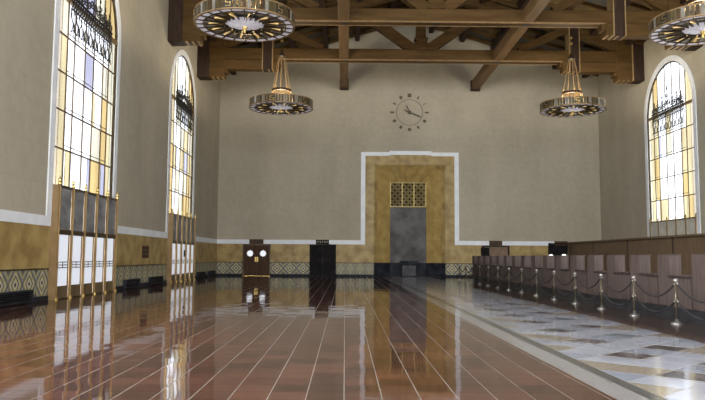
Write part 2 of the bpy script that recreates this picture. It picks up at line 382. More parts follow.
# ------------------------------------------------------------------ walls
def arch_wall(mb, smin, smax, ztop, arches, P, t):
    pts = {smin, smax}
    for c, r, zs in arches:
        for k in range(33): pts.add(c - r*math.cos(PI*k/32))
    pts = sorted(pts)
    for a, b in zip(pts, pts[1:]):
        if b-a < 1e-6: continue
        m = (a+b)/2; za = zb = 0.0; inside = False
        for c, r, zs in arches:
            if abs(m-c) < r:
                inside = True
                za = zs + math.sqrt(max(0, r*r-(a-c)**2)); zb = zs + math.sqrt(max(0, r*r-(b-c)**2))
        tz = ztop if callable(ztop) else (lambda s_: ztop)
        q = [(a, za), (b, zb), (b, tz(b)), (a, tz(a))]
        mb.add([P(s_, z, 0) for s_, z in q], [(0, 1, 2, 3)]); mb.add([P(s_, z, -t) for s_, z in q], [(3, 2, 1, 0)])
        if inside: mb.add([P(a, za, 0), P(b, zb, 0), P(b, zb, -t), P(a, za, -t)], [(0, 1, 2, 3)])
    for c, r, zs in arches:
        for sg in (-1, 1):
            mb.add([P(c+sg*r, 0, 0), P(c+sg*r, zs, 0), P(c+sg*r, zs, -t), P(c+sg*r, 0, -t)], [(0, 1, 2, 3)])
    return mb
PL = lambda s_, z, d: (XL+d, s_, z)      # d = depth into the room
PR = lambda s_, z, d: (XR-d, s_, z)
PB = lambda s_, z, d: (s_, YB-d, z)
PN = lambda s_, z, d: (s_, YN+d, z)
WT = .12
arcs = [(c, WR, WSPR) for c in WIN_Y]
wl = arch_wall(MB(), YN-WT, YB+.4, EAVE+.05, arcs, PL, WT).build('wall_left', PLASTER)
tag(wl, 'beige plaster side wall on the left with tall arched windows', 'wall', kind='structure')
wr = arch_wall(MB(), YN-WT, YB+.4, EAVE+.05, [(WIN_R, WR, WSPR)]+arcs[1:], PR, WT).build('wall_right', PLASTER)
tag(wr, 'beige plaster side wall on the right above the ticket counters', 'wall', kind='structure')
# far wall with a hole for the portal
HX0, HX1, HZ = 2.1, 7.3, 8.15
wb = MB()
for pts in ([(XL, 0), (HX0, 0), (HX0, HZ), (HX0, roof_z(HX0)), (XL, roof_z(XL))],
            [(HX1, 0), (XR, 0), (XR, roof_z(XR)), (HX1, roof_z(HX1)), (HX1, HZ)],
            [(HX0, HZ), (HX1, HZ), (HX1, roof_z(HX1)), (XC, roof_z(XC)), (HX0, roof_z(HX0))]):
    wb.prism(pts, PB, 0, -.3)
wb = wb.build('wall_back', PLASTER)
tag(wb, 'large beige plaster end wall with clock and gold marble portal', 'wall', kind='structure')
NW = [(XC-9.15, 4.1, 10.3), (XC, 4.3, 11.0), (XC+9.15, 4.1, 10.3)]; NSILL = 5.6  # unseen openings, raised and sized for the daylight they add
wn = arch_wall(MB(), XL, XR, roof_z, NW, PN, WT)
for c_, r_, z_ in NW: wn.box(c_-r_, c_+r_, YN-WT, YN, 0, NSILL)
wn = wn.build('wall_near', PLASTER)
tag(wn, 'plaster entrance end wall with three arched openings behind the viewer', 'wall', kind='structure')

# ------------------------------------------------------------------ roof
ceil = MB()
for sg in (-1, 1):
    xe = XC + sg*14.6
    pts = [(XC, roof_z(XC)), (xe, EAVE-PITCHR*.6), (xe, EAVE-PITCHR*.6+.3), (XC, roof_z(XC)+.3)]
    ceil.prism(pts, lambda a, b, d: (a, d, b), YN-1, YB+1)
ceil = ceil.build('ceiling', DECK)
tag(ceil, 'dark low pitched timber ceiling with purlins and painted boards', 'ceiling', kind='structure')
for sg in (-1, 1):
    for k, dx in enumerate((1.6, 3.9, 6.2, 8.5, 10.8, 13.0)):
        x = XC + sg*dx; z = roof_z(x)
        bx(x-.16, x+.16, 26, YB, z-.46, z+.02).build('purlin', WOOD_D, ceil)
    for k in range(15):
        y = 28 + k*1.5
        if y > YB-.4: break
        mb = MB(); x0, x1 = XC+sg*.3, XC+sg*13.9
        mb.beam((x0, roof_z(x0)-.1), (x1, roof_z(x1)-.1), .2, .16, y).build('rafter', WOOD, ceil)
    for k in range(14):                      # painted boards between purlins
        y = 28.75 + k*1.5
        if y > YB-.9: break
        for q, (a, b) in enumerate(((8.75, 10.55), (11.0, 12.8), (6.45, 8.25), (4.15, 5.95))):
            xa, xb = XC+sg*a, XC+sg*b
            MB().beam((xa, roof_z(xa)-.02), (xb, roof_z(xb)-.02), .03, 1.1, y).build('painted_board', PAINT_Y if (k+q) % 2 else PAINT_B, ceil)

# ------------------------------------------------------------------ trusses
def make_truss(face_y, label):
    T = .62; y = face_y + T/2
    t = thing('roof_truss', label, 'roof truss', (XC, y, 0), group='timber roof trusses')
    Z0, Z1 = 13.7, 14.43
    bx(-13.9, 13.9, -T/2, T/2, Z0, Z1).build('tie_beam', WOOD, t, bevel=.03)
    for sy in (-1, 1): bx(-8.9, 8.9, sy*(T/2-.06), sy*(T/2+.025), Z0-.025, Z0+.055).build('gilt_edge', LIT_EDGE, t, bevel=.01)  # tan strips added to paint the lit line of the soffit
    for sg in (-1, 1):
        b = bx(sg*8.9, sg*12.65, -T/2-.03, T/2+.03, 13.07, 13.69).build('bolster', WOOD, t, bevel=.03)
        bx(sg*8.7, sg*8.91, -T/2, T/2, 13.35, 13.69).build('bolster_step', WOOD, b, bevel=.03)
        for xx in (sg*12.55,): bx(xx-.03, xx+.03, -T/2-.05, T/2+.05, 13.05, 14.45).build('gilt_strip', GILT, b)
        for k in range(3): bx(sg*(8.95+.28*k), sg*(9.05+.28*k), -T/2-.02, T/2+.02, 13.045, 13.075).build('gilt_stripe', GILT, b)
        c = bx(sg*12.3, sg*13.28, -T/2-.06, T/2+.06, 12.52, 15.15).build('corbel', WOOD, t, bevel=.03)
        for k in range(3): bx(sg*(12.35+.3*k), sg*(12.47+.3*k), -T/2-.05, T/2+.05, 12.49, 12.53).build('gilt_stripe', GILT, c)
        bx(sg*12.12, sg*12.3, -T/2, T/2, 12.8, 13.07).build('corbel_step', WOOD, c, bevel=.03)
        bx(sg*13.24, sg*13.31, -T/2-.11, T/2+.11, 12.5, 15.15).build('gilt_strip', GILT if sg > 0 else WOOD_D, c)
        bx(sg*13.28, sg*13.99, -T/2-.12, T/2+.12, 12.5, 15.0).build('wall_post', WOOD_D, t, bevel=.04)
        q = bx(sg*9.32, sg*9.94, -T/2-.07, T/2+.07, 13.05, 17.0 if sg else 16).build('queen_post', WOOD_D, t, bevel=.02)
        for xx in (9.32, 9.94): bx(sg*xx-.03, sg*xx+.03, -T/2-.09, T/2+.09, 13.04, 16.9).build('gilt_strip', GILT, q)
        MB().beam((sg*9.9, 15.95), (sg*12.6, 14.35), .42, T*.75, 0).build('outer_brace', WOOD, t)
        MB().beam((sg*9.35, 15.95), (sg*6.2, 14.45), .42, T*.75, 0).build('inner_brace', WOOD, t)
        MB().beam((sg*.45, 14.45), (sg*4.6, 17.45), .62, T*.75, 0).build('strut', WOOD, t)
        MB().beam((sg*13.9, roof_z(XC+13.9)-.5), (0, roof_z(XC)-.5), .55, T*.9, 0).build('principal_rafter', WOOD, t)
        bx(sg*4.8-.13, sg*4.8+.13, -T/2+.15, T/2-.15, Z0-.03, Z0+.01).build('bolt_plate', IRON, t)
    kp = bx(-.3, .3, -T/2+.03, T/2-.03, 14.4, 18.3).build('king_post', WOOD, t, bevel=.02)
    for k in range(3): bx(-.42, .42, -T/2-.02, T/2+.02, 14.45+k*.3, 14.6+k*.3).build('king_post_block', WOOD, kp, bevel=.02)
    bx(-.13, .13, -T/2+.15, T/2-.15, Z0-.03, Z0+.01).build('bolt_plate', IRON, t)
    return t
t1 = make_truss(34.7, 'nearer brown timber roof truss along the top edge of the picture')
t2 = copy_tree(t1); t2.location.y += 7.0
t2['label'] = 'farther brown timber roof truss in front of the clock wall'
for nm, x, lb in (('left', XC-4.85, 'lengthwise brown ceiling beam left of the clock, ending at the far wall'), ('right', XC+4.8, 'lengthwise brown ceiling beam right of the clock, ending at the far wall')):
    t = thing('ceiling_beam', lb, 'beam', (x, 26, 13.72), group='lengthwise ceiling beams')
    for a, b in ((0, 8.7), (9.32, 15.7), (16.32, YB-26-.01)):
        bx(-.29, .29, a, b, 0, .62).build('beam_length', BEAM_LIT, t, bevel=.03)
    bx(-.33, .33, YB-26-.7, YB-26-.3, -.08, .66).build('end_collar', WOOD_D, t)

# ------------------------------------------------------------------ windows
def arc_pts(c, r, zs, n=24): return [(c - r*math.cos(PI*k/n), zs + r*math.sin(PI*k/n)) for k in range(n+1)]
def make_window(name, P, c, label, cols, seed, iron=True, flip=1, lower=True):
    """cols: 7 lists of pane kinds, near edge to far edge of the opening along +y"""
    rnd = random.Random(seed)
    t = thing(name, label, 'window', P(c, 0, 0), kind='structure')
    L0 = Vector(P(c, 0, 0))
    Q = lambda s_, z, d: tuple(Vector(P(c+s_, z, d)) - L0)
    GD = -.03                                        # glass depth
    edges = [-2.76, -1.95, -1.36, -.42, .42, 1.36, 1.95, 2.76]
    rows = [3.62, 4.88, 6.14, 7.40, 8.66, 9.95]
    R = 2.76
    top = lambda s_: WSPR + math.sqrt(max(0, R*R - s_*s_))
    for i in range(7):
        a, b = edges[i]+.012, edges[i+1]-.012
        for j in range(5):
            k = cols[i][j]
            z0, z1 = rows[j]+.012, rows[j+1]-.012
            if i in (0, 6):
                m_ = a + (b-a)*(.42 if i == 0 else .55)
                MB().prism([(a, z0), (m_, z0), (m_, z1), (a, z1)], Q, GD, GD-.02).build('pane', G_PINK if i == 0 else k, t)
                MB().prism([(m_, z0), (b, z0), (b, z1), (m_, z1)], Q, GD, GD-.02).build('pane', k if i == 0 else G_CREAM, t)
            elif i in (1, 2, 3, 4, 5) and rnd.random() < .45:      # a leaded strip of another glass
                m_ = a + (b-a)*rnd.choice((.3, .7))
                k2 = rnd.choice([G_CREAM, G_LAV, G_PALE, G_CLEAR, k])
                MB().prism([(a, z0), (m_, z0), (m_, z1), (a, z1)], Q, GD, GD-.02).build('pane', k, t)
                MB().prism([(m_, z0), (b, z0), (b, z1), (m_, z1)], Q, GD, GD-.02).build('pane', k2, t)
            else:
                MB().prism([(a, z0), (b, z0), (b, z1), (a, z1)], Q, GD, GD-.02).build('pane', k, t)
        ns = 6
        up = [(a+(b-a)*q/ns, max(top(a+(b-a)*q/ns)-.03, rows[5]+.05)) for q in range(ns+1)]
        MB().prism([(a, rows[5]+.02), (b, rows[5]+.02)] + up[::-1], Q, GD, GD-.02).build('pane', cols[i][5], t)
    # frame: jambs, arch, mullions, bars
    fr = MB()
    for sg in (-1, 1): fr.prism([(sg*2.74, 3.5), (sg*2.80, 3.5), (sg*2.80, WSPR), (sg*2.74, WSPR)], Q, GD-.05, GD+.02)
    o_, i_ = arc_pts(0, 2.8, WSPR), arc_pts(0, 2.73, WSPR)
    for k in range(24): fr.prism([o_[k], o_[k+1], i_[k+1], i_[k]], Q, GD-.05, GD+.02)
    fr.prism([(-2.79, 3.45), (2.79, 3.45), (2.79, 3.66), (-2.79, 3.66)], Q, GD-.05, GD+.01)
    fr.build('arched_frame', BRONZE_D, t)
    for e in edges[1:-1]:
        wd = .022
        MB().prism([(e-wd, 3.6), (e+wd, 3.6), (e+wd, top(e)-.04), (e-wd, top(e)-.04)], Q, GD-.02, GD+.02).build('mullion', BRONZE_M, t)
    for j, z in enumerate(rows[1:5]):
        MB().prism([(-2.74, z-.025), (2.74, z-.025), (2.74, z+.025), (-2.74, z+.025)], Q, GD-.02, GD+.02).build('glazing_bar', BRONZE_M, t)
        MB().prism([(-1.95, z+.13), (1.95, z+.13), (1.95, z+.155), (-1.95, z+.155)], Q, GD, GD+.02).build('glazing_bar', BRONZE_M, t)
    MB().prism([(-2.74, 9.88), (2.74, 9.88), (2.74, 10.02), (-2.74, 10.02)], Q, GD-.05, GD+.06).build('transom', BRONZE, t)
    if iron:
        ir = MB()
        ID = GD+.09
        V = lambda s_, z: Q(s_, z, ID)
        ir.prism([(-1.95, 9.64), (1.95, 9.64), (1.95, 9.69), (-1.95, 9.69)], Q, ID-.02, ID+.02)
        ir.prism([(-1.95, 10.06), (1.95, 10.06), (1.95, 10.13), (-1.95, 10.13)], Q, ID-.02, ID+.03)
        for k in range(20):                                       # pierced band between the rails
            s0 = -1.95 + .195*k
            ir.tube([V(s0, 9.66), V(s0+.195, 10.1)], .02, 4); ir.tube([V(s0+.195, 9.66), V(s0, 10.1)], .02, 4)
            ir.prism([(s0+.05, 9.88), (s0+.1, 9.82), (s0+.15, 9.88), (s0+.1, 9.94)], Q, ID-.012, ID+.012)
        o = ir.build('iron_transom_band', IRON, t)
        fg = MB()
        for k in range(9):                                       # hanging fringe
            s0 = -1.95 + .4333*k; m_ = s0+.22
            fg.tube([V(s0, 9.64), V(s0, 9.4), V(m_-.08, 9.2), V(m_-.08, 9.05), V(s0, 8.86)], .021, 4)
            fg.tube([V(s0+.44, 9.64), V(s0+.44, 9.4), V(m_+.08, 9.2), V(m_+.08, 9.05), V(s0+.44, 8.86)], .021, 4)
            fg.tube([V(m_, 9.64), V(m_, 8.72)], .014, 4)
            fg.tube([V(m_-.11, 8.92), V(m_, 9.0), V(m_+.11, 8.92)], .021, 4)
            fg.tube([V(s0, 9.45), V(m_, 9.62), V(s0+.44, 9.45)], .014, 4)
        fg.build('iron_fringe', IRON, t)
        cs = MB()
        def spiral(cx, cz, r0, turns, sg, start, rad=.027, up_=True):
            path = []
            for q in range(int(14*turns)+1):
                a = start + sg*2*PI*q/14; r = r0*(1-.72*q/(14*turns))
                path.append(V(cx + r*math.cos(a), cz + r*math.sin(a)))
            cs.tube(path, rad, 4)
        for k, (sx, h) in enumerate(((0, 1.0), (.62, .62), (1.15, .5), (1.62, .42))):
            for sg in ((1, -1) if sx else (1,)):
                x = sg*sx
                spiral(x+.17, 10.16+h*.33, .17, 1.3, 1, PI); spiral(x-.17, 10.16+h*.33, .17, 1.3, -1, 0)
                spiral(x+.1, 10.16+h*.72, .11, 1.2, -1, PI*1.5, .02); spiral(x-.1, 10.16+h*.72, .11, 1.2, 1, PI*1.5, .02)
                cs.tube([V(x, 10.12), V(x, 10.2+h*1.15)], [.035, .012], 4)
                cs.prism([(x-.06, 10.2+h*1.08), (x, 10.14+h), (x+.06, 10.2+h*1.08), (x, 10.32+h*1.15)], Q, ID-.015, ID+.015)
        cs.build('iron_cresting', IRON, t)
    return t
A_, P_, C_, L_, W_, K_ = G_AMB, G_PALE, G_CREAM, G_LAV, G_CLEAR, G_PINK
COLS_L = [[P_, P_, P_, P_, C_, P_], [W_]*5+[C_], [W_, W_, W_, W_, W_, L_], [W_, W_, W_, L_, W_, L_], [A_, C_, P_, W_, W_, C_], [P_, A_, A_, C_, W_, A_], [P_, P_, C_, C_, C_, A_]]
COLS_L2 = [[A_, A_, A_, P_, P_, P_], [W_, W_, W_, W_, W_, C_], [W_, C_, L_, W_, C_, W_], [C_, W_, P_, C_, W_, W_], [A_, P_, C_, P_, W_, C_], [A_, A_, P_, C_, P_, A_], [P_, P_, P_, C_, C_, A_]]
COLS_R = [[P_, P_, P_, P_, P_, C_], [A_, A_, A_, P_, P_, A_], [P_, W_, W_, W_, W_, W_], [W_]*6, [W_, W_, W_, W_, W_, W_], [P_, A_, P_, P_, W_, W_], [A_, P_, P_, P_, P_, P_]]
make_window('window_1', PL, WIN_Y[1], 'nearest tall arched window on the left wall, running off the top edge', COLS_L, 1)
make_window('window_2', PL, WIN_Y[0], 'smaller looking arched window on the left wall, nearest the far corner', COLS_L2, 2)
make_window('window_3', PR, WIN_R, 'tall arched window with amber panes on the right wall', COLS_R[::-1], 3)
simple = [[G_FILL]*6]*7
def fill_window(name, P, c, label, G=None):  # unseen side windows added as fill light, clearer than the visible ones
    G = G or G_FILL
    t = thing(name, label, 'window', P(c, 0, 0), kind='structure')
    L0 = Vector(P(c, 0, 0)); Q = lambda s_, z, d: tuple(Vector(P(c+s_, z, d)) - L0)
    for a, b in ((-2.78, -.95), (-.93, .93), (.95, 2.78)):
        up = [(a+(b-a)*q/8, WSPR+math.sqrt(max(0, 2.78**2-(a+(b-a)*q/8)**2))) for q in range(9)]
        MB().prism([(a, 3.6), (b, 3.6)] + up[::-1], Q, -.06, -.08).build('pane', G, t)
    for s_ in (-.94, .94): MB().prism([(s_-.04, 3.6), (s_+.04, 3.6), (s_+.04, 12.5), (s_-.04, 12.5)], Q, -.11, -.03).build('mullion', BRONZE_D, t)
    for z in (5.8, 8.0, 10.0): MB().prism([(-2.78, z-.04), (2.78, z-.04), (2.78, z+.04), (-2.78, z+.04)], Q, -.11, -.03).build('glazing_bar', BRONZE_D, t)
    MB().prism([(-2.79, 0), (2.79, 0), (2.79, 3.6), (-2.79, 3.6)], Q, -.11, .0).build('apron', GREYM, t)
fill_window('window_4', PL, WIN_Y[2], 'clear arched window on the left wall beside the viewer')
fill_window('window_5', PL, WIN_Y[3], 'clear arched window on the left wall behind the viewer')
fill_window('window_6', PR, WIN_Y[1], 'clear arched window on the right wall, just outside the frame', G_FILL_DIM)
fill_window('window_10', PR, WIN_Y[2], 'clear arched window on the right wall beside the viewer', G_FILL_DIM)
fill_window('window_11', PR, WIN_Y[3], 'clear arched window on the right wall behind the viewer', G_FILL_DIM)
for k, (x, r_, z_) in enumerate(NW):  # unseen end windows added to bring more daylight into the hall
    t = thing('window_%d' % (7+k), 'arched high window behind the viewer, %s of three' % ('left', 'middle', 'right')[k], 'window', (x, YN, 0), kind='structure')
    Q = lambda s_, z, d: (s_, d, z)
    for a, b in ((-r_+.02, -1.4), (-1.38, 1.38), (1.4, r_-.02)):
        up = [(a+(b-a)*q/10, z_+math.sqrt(max(0, (r_-.02)**2-(a+(b-a)*q/10)**2))) for q in range(11)]
        MB().prism([(a, NSILL+.02), (b, NSILL+.02)] + up[::-1], Q, -.2, -.22).build('pane', G_FILL_END, t)
    for s_ in (-1.39, 1.39): bx(s_-.05, s_+.05, -.28, -.14, NSILL, z_+r_*.92).build('mullion', BRONZE_D, t)
    for z in (8.0, z_): bx(-r_+.02, r_-.02, -.27, -.15, z-.05, z+.05).build('glazing_bar', BRONZE_D, t)
def portal(name, loc, rot, sx, sy):
    ld = bpy.data.lights.new(name, 'AREA'); ld.shape = 'RECTANGLE'; ld.size = sx; ld.size_y = sy
    ld.cycles.is_portal = True
    o = bpy.data.objects.new(name, ld); COL.objects.link(o); o.location = loc; o.rotation_euler = rot
for c in WIN_Y:
    portal('daylight_portal', (XL-.4, c, 6.4 if c > 20 else 8.2), (0, -PI/2, 0), 12.8 if c > 20 else 9.2, 5.6)
    portal('daylight_portal', (XR+.4, c, 8.2), (0, PI/2, 0), 9.2, 5.6)
for x, r_, z_ in NW: portal('daylight_portal', (x, YN-.4, (NSILL+z_+r_)/2), (PI/2, 0, 0), 2*r_, z_+r_-NSILL)

# ------------------------------------------------------------------ white architraves and band
n_trim = 0
def trim(mb, label, m=WHITE):
    global n_trim
    n_trim += 1
    return tag(mb.build('trim_%d' % n_trim, m), label, 'trim', kind='structure')
def architrave(P, c, z0, label):
    mb = MB(); d0, d1 = -.02, .045
    for sg in (-1, 1): mb.prism([(c+sg*WR, z0), (c+sg*3.13, z0), (c+sg*3.13, WSPR), (c+sg*WR, WSPR)], P, d0, d1)
    o_, i_ = arc_pts(c, 3.13, WSPR, 32), arc_pts(c, WR, WSPR, 32)
    for k in range(32): mb.prism([o_[k], o_[k+1], i_[k+1], i_[k]], P, d0, d1)
    return trim(mb, label)
architrave(PL, WIN_Y[1], 2.62, 'white stone surround of the nearest left wall window')
architrave(PL, WIN_Y[0], 2.62, 'white stone surround of the left wall window nearest the far corner')
architrave(PR, WIN_R, 2.62, 'white stone surround of the right wall window')
BZ0, BZ1 = 2.31, 2.62
mb = MB()
cuts = [YN] + sum([[c-2.82, c+2.82] for c in WIN_Y[::-1]], []) + [YB]
for a, b in zip(cuts[0::2], cuts[1::2]): mb.box(XL-.01, XL+.045, a, b, BZ0, BZ1)
trim(mb, 'white stone band above the gold marble on the left wall')
FX0, FX1, FZ = 1.13, 8.30, 9.10
SIGNS = [(-6.94, -5.92), (-2.12, -1.17), (10.48, 11.43), (15.25, 16.2)]
mb = MB()
segs = [(XL+.045, -6.94), (-5.92, -2.12), (-1.17, FX0+.32)]
for a, b in segs: mb.box(a, b, YB-.045, YB+.01, BZ0, BZ1)
trim(mb, 'white stone band left of the portal on the far wall')
mb = MB()
for a, b in ((FX1-.32, 10.48), (11.43, 15.25)): mb.box(a, b, YB-.045, YB+.01, BZ0, BZ1)
trim(mb, 'white stone band right of the portal on the far wall')
mb = MB()
mb.box(FX0, FX0+.32, YB-.05, YB+.01, BZ1, FZ-.28); mb.box(FX1-.32, FX1, YB-.05, YB+.01, BZ1, FZ-.28)
mb.box(FX0, 3.22, YB-.05, YB+.01, FZ-.28, FZ); mb.box(6.3, FX1, YB-.05, YB+.01, FZ-.28, FZ); mb.box(3.22, 6.3, YB-.06, YB+.01, FZ-.20, FZ+.09)
trim(mb, 'white stone frame around the gold portal, stepped up in the middle')

# ------------------------------------------------------------------ dado: gold slabs, diamond tiles, plinth
DZ0, DZ1 = .15, .97
tile_w = .82
dado_me = MB().box(-tile_w/2+.006, tile_w/2-.006, -.03, 0, -.40, .40).mesh('dado_tile', DADO)
def dado_run(a, b, side):
    """side 'L': along y on the left wall; 'B': along x on the far wall"""
    P = PL if side == 'L' else PB; parent = wl if side == 'L' else wb
    n = max(1, round((b-a)/tile_w)); st = (b-a)/n
    for k in range(n):
        o = obj('dado_tile', dado_me, parent, P(a+st*(k+.5), .555, .0 if side == 'B' else 0), rz=(0 if side == 'B' else PI/2))
        o.scale = (st/tile_w, 1, 1)
        if side == 'L': o.rotation_euler = (0, 0, PI/2)
    m = max(1, round((b-a)/1.75)); st = (b-a)/m
    for k in range(m):
        MB().prism([(a+st*k+.004, 1.0), (a+st*(k+1)-.004, 1.0), (a+st*(k+1)-.004, 2.305), (a+st*k+.004, 2.305)], P, -.01, .03).build('marble_slab', GOLD, parent)
    MB().prism([(a, 0), (b, 0), (b, .145), (a, .145)], P, -.01, .06).build('plinth', BLACK, parent)
    MB().prism([(a, .958), (b, .958), (b, 1.0), (a, 1.0)], P, -.01, .045).build('dado_moulding', BRONZE_D, parent)
for a, b in ((11.0+2.0, WIN_Y[1]-2.82), (WIN_Y[1]+2.82, WIN_Y[0]-2.82), (WIN_Y[0]+2.82, YB-.04)): dado_run(a, b, 'L')
for a, b in ((XL+.04, -7.4), (-5.4, -2.56), (-.66, 1.45), (1.45, HX0)): dado_run(a, b, 'B')
for a, b in ((HX1, 9.97), (11.94, 14.79), (16.22, XR)): dado_run(a, b, 'B')

# ------------------------------------------------------------------ bronze door screens below the left windows
def make_screen(name, c, label):
    t = thing(name, label, 'door', (XL, c, 0), kind='structure')
    D = .25; S0, S1 = -2.76, 2.76
    n = 5; st = (S1-S0)/n
    for sg, s_ in ((-1, S0), (1, S1)):
        bx(-.15, D, s_-.05, s_+.05, 0, 3.62).build('side_panel', BRONZE, t)
    bx(-.15, D-.02, S0+.05, S1-.05, 3.56, 3.64).build('top_rail', BRONZE_D, t)
    bx(D-.16, D-.01, S0+.05, S1-.05, 2.06, 2.22).build('middle_rail', BRONZE_D, t)
    bx(D-.15, D-.02, S0+.05, S1-.05, 0, .04).build('threshold', BRONZE_D, t)
    for k in range(n+1):
        s_ = S0+.03 + k*(S1-S0-.06)/n
        p = bx(D-.06, D+.02, s_-.045, s_+.045, 0, 3.66).build('post', BRONZE, t, bevel=.012)
        MB().lathe([(.0, 0), (.06, .0), (.06, .03), (.025, .06), (.05, .11), (.05, .15), (.02, .2), (.01, .25), (0, .26)], 8, (D-.02, s_, 3.66)).build('finial', BRASS, p)
        MB().lathe([(.055, 0), (.06, .04), (.03, .1), (0, .1)], 8, (D+.02, s_, 0)).build('post_foot', BRASS, p)
        for z in (1.03, 1.16): MB().tube([(D+.02, s_, z), (D+.04, s_, z)], .028, 8).build('stud', BRASS, p)
        bx(D+.018, D+.028, s_-.014, s_+.014, .1, 3.6).build('post_fillet', BRASS, p)
    for k in range(n):
        a, b = S0+.03+k*(S1-S0-.06)/n+.047, S0+.03+(k+1)*(S1-S0-.06)/n-.047
        bx(D-.12, D-.05, a, b, 2.22, 3.56).build('marble_panel', GREYM, t)
        leaf = bx(D-.13, D-.05, a, b, .04, .42).build('kick_panel', BRONZE_M, t)
        bx(D-.11, D-.05, a, a+.13, .42, 2.06).build('leaf_stile', BRONZE, t); bx(D-.11, D-.05, b-.11, b, .42, 2.06).build('leaf_stile', BRONZE, t)
        bx(D-.08, D-.06, a+.13, b-.11, .42, 2.06).build('glass_pane', G_DOOR, t)
        for z in (1.0, 1.09, 1.18): bx(D-.065, D-.045, a+.13, b-.11, z-.014, z+.014).build('muntin', BRONZE_D, t)
        bx(D-.075, D-.045, (a+b)/2+.0, (a+b)/2+.03, .98, 1.2).build('muntin', BRONZE_D, t)
    return t
s1 = make_screen('door_1', WIN_Y[1], 'bronze door screen with white glass and grey marble, nearest on left wall')
s2 = copy_tree(s1); s2.name = 'door_2'; s2.location.y = WIN_Y[0]; s2['label'] = 'bronze door screen with white glass under the left window nearest the corner'
bx(XL+.31, XL+.33, 38.1, 38.4, 1.35, 1.72).build('door_notice', DOORB); 
tag(bpy.data.objects['door_notice'], 'small dark notice fixed to the farther bronze door screen', 'notice')
# marble apron of the right window
t = thing('trim_20', 'pale marble apron with bronze posts under the right wall window', 'trim', (XR, WIN_R, 0), kind='structure')
for k in range(5): bx(-.03, .12, -2.74+1.096*k, -2.74+1.096*(k+1)-.03, 0, 3.58).build('marble_panel', PALEM, t)
for k in range(6):
    s_ = -2.74+1.09*k
    p = bx(-.08, .02, s_-.035, s_+.035, 0, 3.62).build('post', BRONZE, t)
    MB().lathe([(0, 0), (.06, 0), (.03, .06), (.055, .13), (.02, .2), (0, .26)], 8, (-.04, s_, 3.62)).build('finial', BRASS, p)

# ------------------------------------------------------------------ floor vents, plaque
def vent(a, b, label):
    t = thing('wall_vent', label, 'vent', (XL+.06, (a+b)/2, .0), group='black wall vents')
    h = (b-a)/2
    bx(-.055, .02, -h, h, .03, .39).build('back_box', BLACK, t)
    for z0, z1 in ((.03, .08), (.34, .39)): bx(.02, .12, -h, h, z0, z1).build('frame_rail', BLACK, t)
    for s_ in (-h, h-.07): bx(.02, .12, s_, s_+.07, .08, .34).build('frame_stile', BLACK, t)
    for k in range(4): MB().prism([(.03, .10+k*.062), (.10, .085+k*.062), (.10, .10+k*.062), (.03, .115+k*.062)], lambda a_, b_, d: (a_, d, b_), -h+.07, h-.07).build('louvre', PLINTH, t)
vent(18.1, 20.2, 'black louvred wall vent at the left edge before the nearest bronze screen')
vent(28.7, 30.65, 'black louvred wall vent just past the nearest bronze screen')
vent(32.4, 34.5, 'black louvred wall vent just before the farther bronze screen')
vent(42.9, 44.9, 'black louvred wall vent just past the farther bronze screen')
vent(46.2, 48.3, 'black louvred wall vent nearest the far left corner')
t = thing('bronze_wall_grille', 'small square dark bronze grille on gold marble between left windows', 'grille', (XL+.03, 31.7, 1.3))
bx(0, .03, -.5, .5, 0, .56).build('back_plate', BRONZE_D, t)
for k in range(3):
    for q in range(3): bx(.03, .05, -.46+.32*k, -.18+.32*k, .03+.18*q, .17+.18*q).build('grille_square', DOORW, t)

# ------------------------------------------------------------------ portal on the far wall
pt = thing('door_3', 'tall gold marble portal with pierced grille over a dark grey panel', 'portal', (XC, YB, 0), kind='structure')
def pq(pts4, m, nm, th=.06):
    """slab from four 3-D points, thickened away from the room"""
    a, b, c, d = [Vector(p) for p in pts4]
    nn = (b-a).cross(d-a).normalized()
    if nn.y < 0: nn = -nn
    vs_ = [a, b, c, d] + [p + nn*th for p in (a, b, c, d)]
    mb = MB(); mb.add(vs_, [(0, 1, 2, 3), (7, 6, 5, 4), (0, 4, 5, 1), (1, 5, 6, 2), (2, 6, 7, 3), (3, 7, 4, 0)])
    return mb.build(nm, m, pt)
ox0, ox1 = HX0-XC, HX1-XC                     # front edge of the splay
ix0, ix1 = 3.32-XC, 6.0-XC; IZ = 7.0; DP = .85
for sg, fo, fi in ((-1, ox0, ix0), (1, ox1, ix1)):
    zs = [1.0, 2.6, 4.3, 5.9]
    for k in range(4):
        z0 = zs[k]+.006; z1f = zs[k+1]-.006 if k < 3 else HZ; z1b = zs[k+1]-.006 if k < 3 else IZ
        for q in range(3):                    # three faces: a narrow fillet and two broad ones
            u0, u1 = (0, .2, .62)[q], (.2, .62, 1.0)[q]
            xa, xb = fo+(fi-fo)*u0, fo+(fi-fo)*u1; ya, yb = DP*u0, DP*u1
            za, zb = z1f+(z1b-z1f)*u0, z1f+(z1b-z1f)*u1
            g = .006 if fi > fo else -.006
            pq([(xa+g, ya, z0), (xb-g, yb, z0), (xb-g, yb, zb), (xa+g, ya, za)], GOLD2 if q else GOLD, 'jamb_slab')
    pq([(fo, 0, 0), (fi, DP, 0), (fi, DP, 1.0), (fo, 0, 1.0)], BLACK, 'jamb_base')
bx(ox0-.3, ox1+.3, DP+1.05, DP+1.25, -.1, 8.9).build('backing_wall', BLACK, pt)  # unseen backing added to stop light leaking through the slab joints
for sg in (-1, 1): bx(sg*2.6, sg*2.9, .25, DP+1.05, -.1, 8.9).build('backing_wall', BLACK, pt)
bx(-2.9, 2.9, .25, DP+1.05, HZ+.1, HZ+.4).build('backing_wall', BLACK, pt)
nv = 9
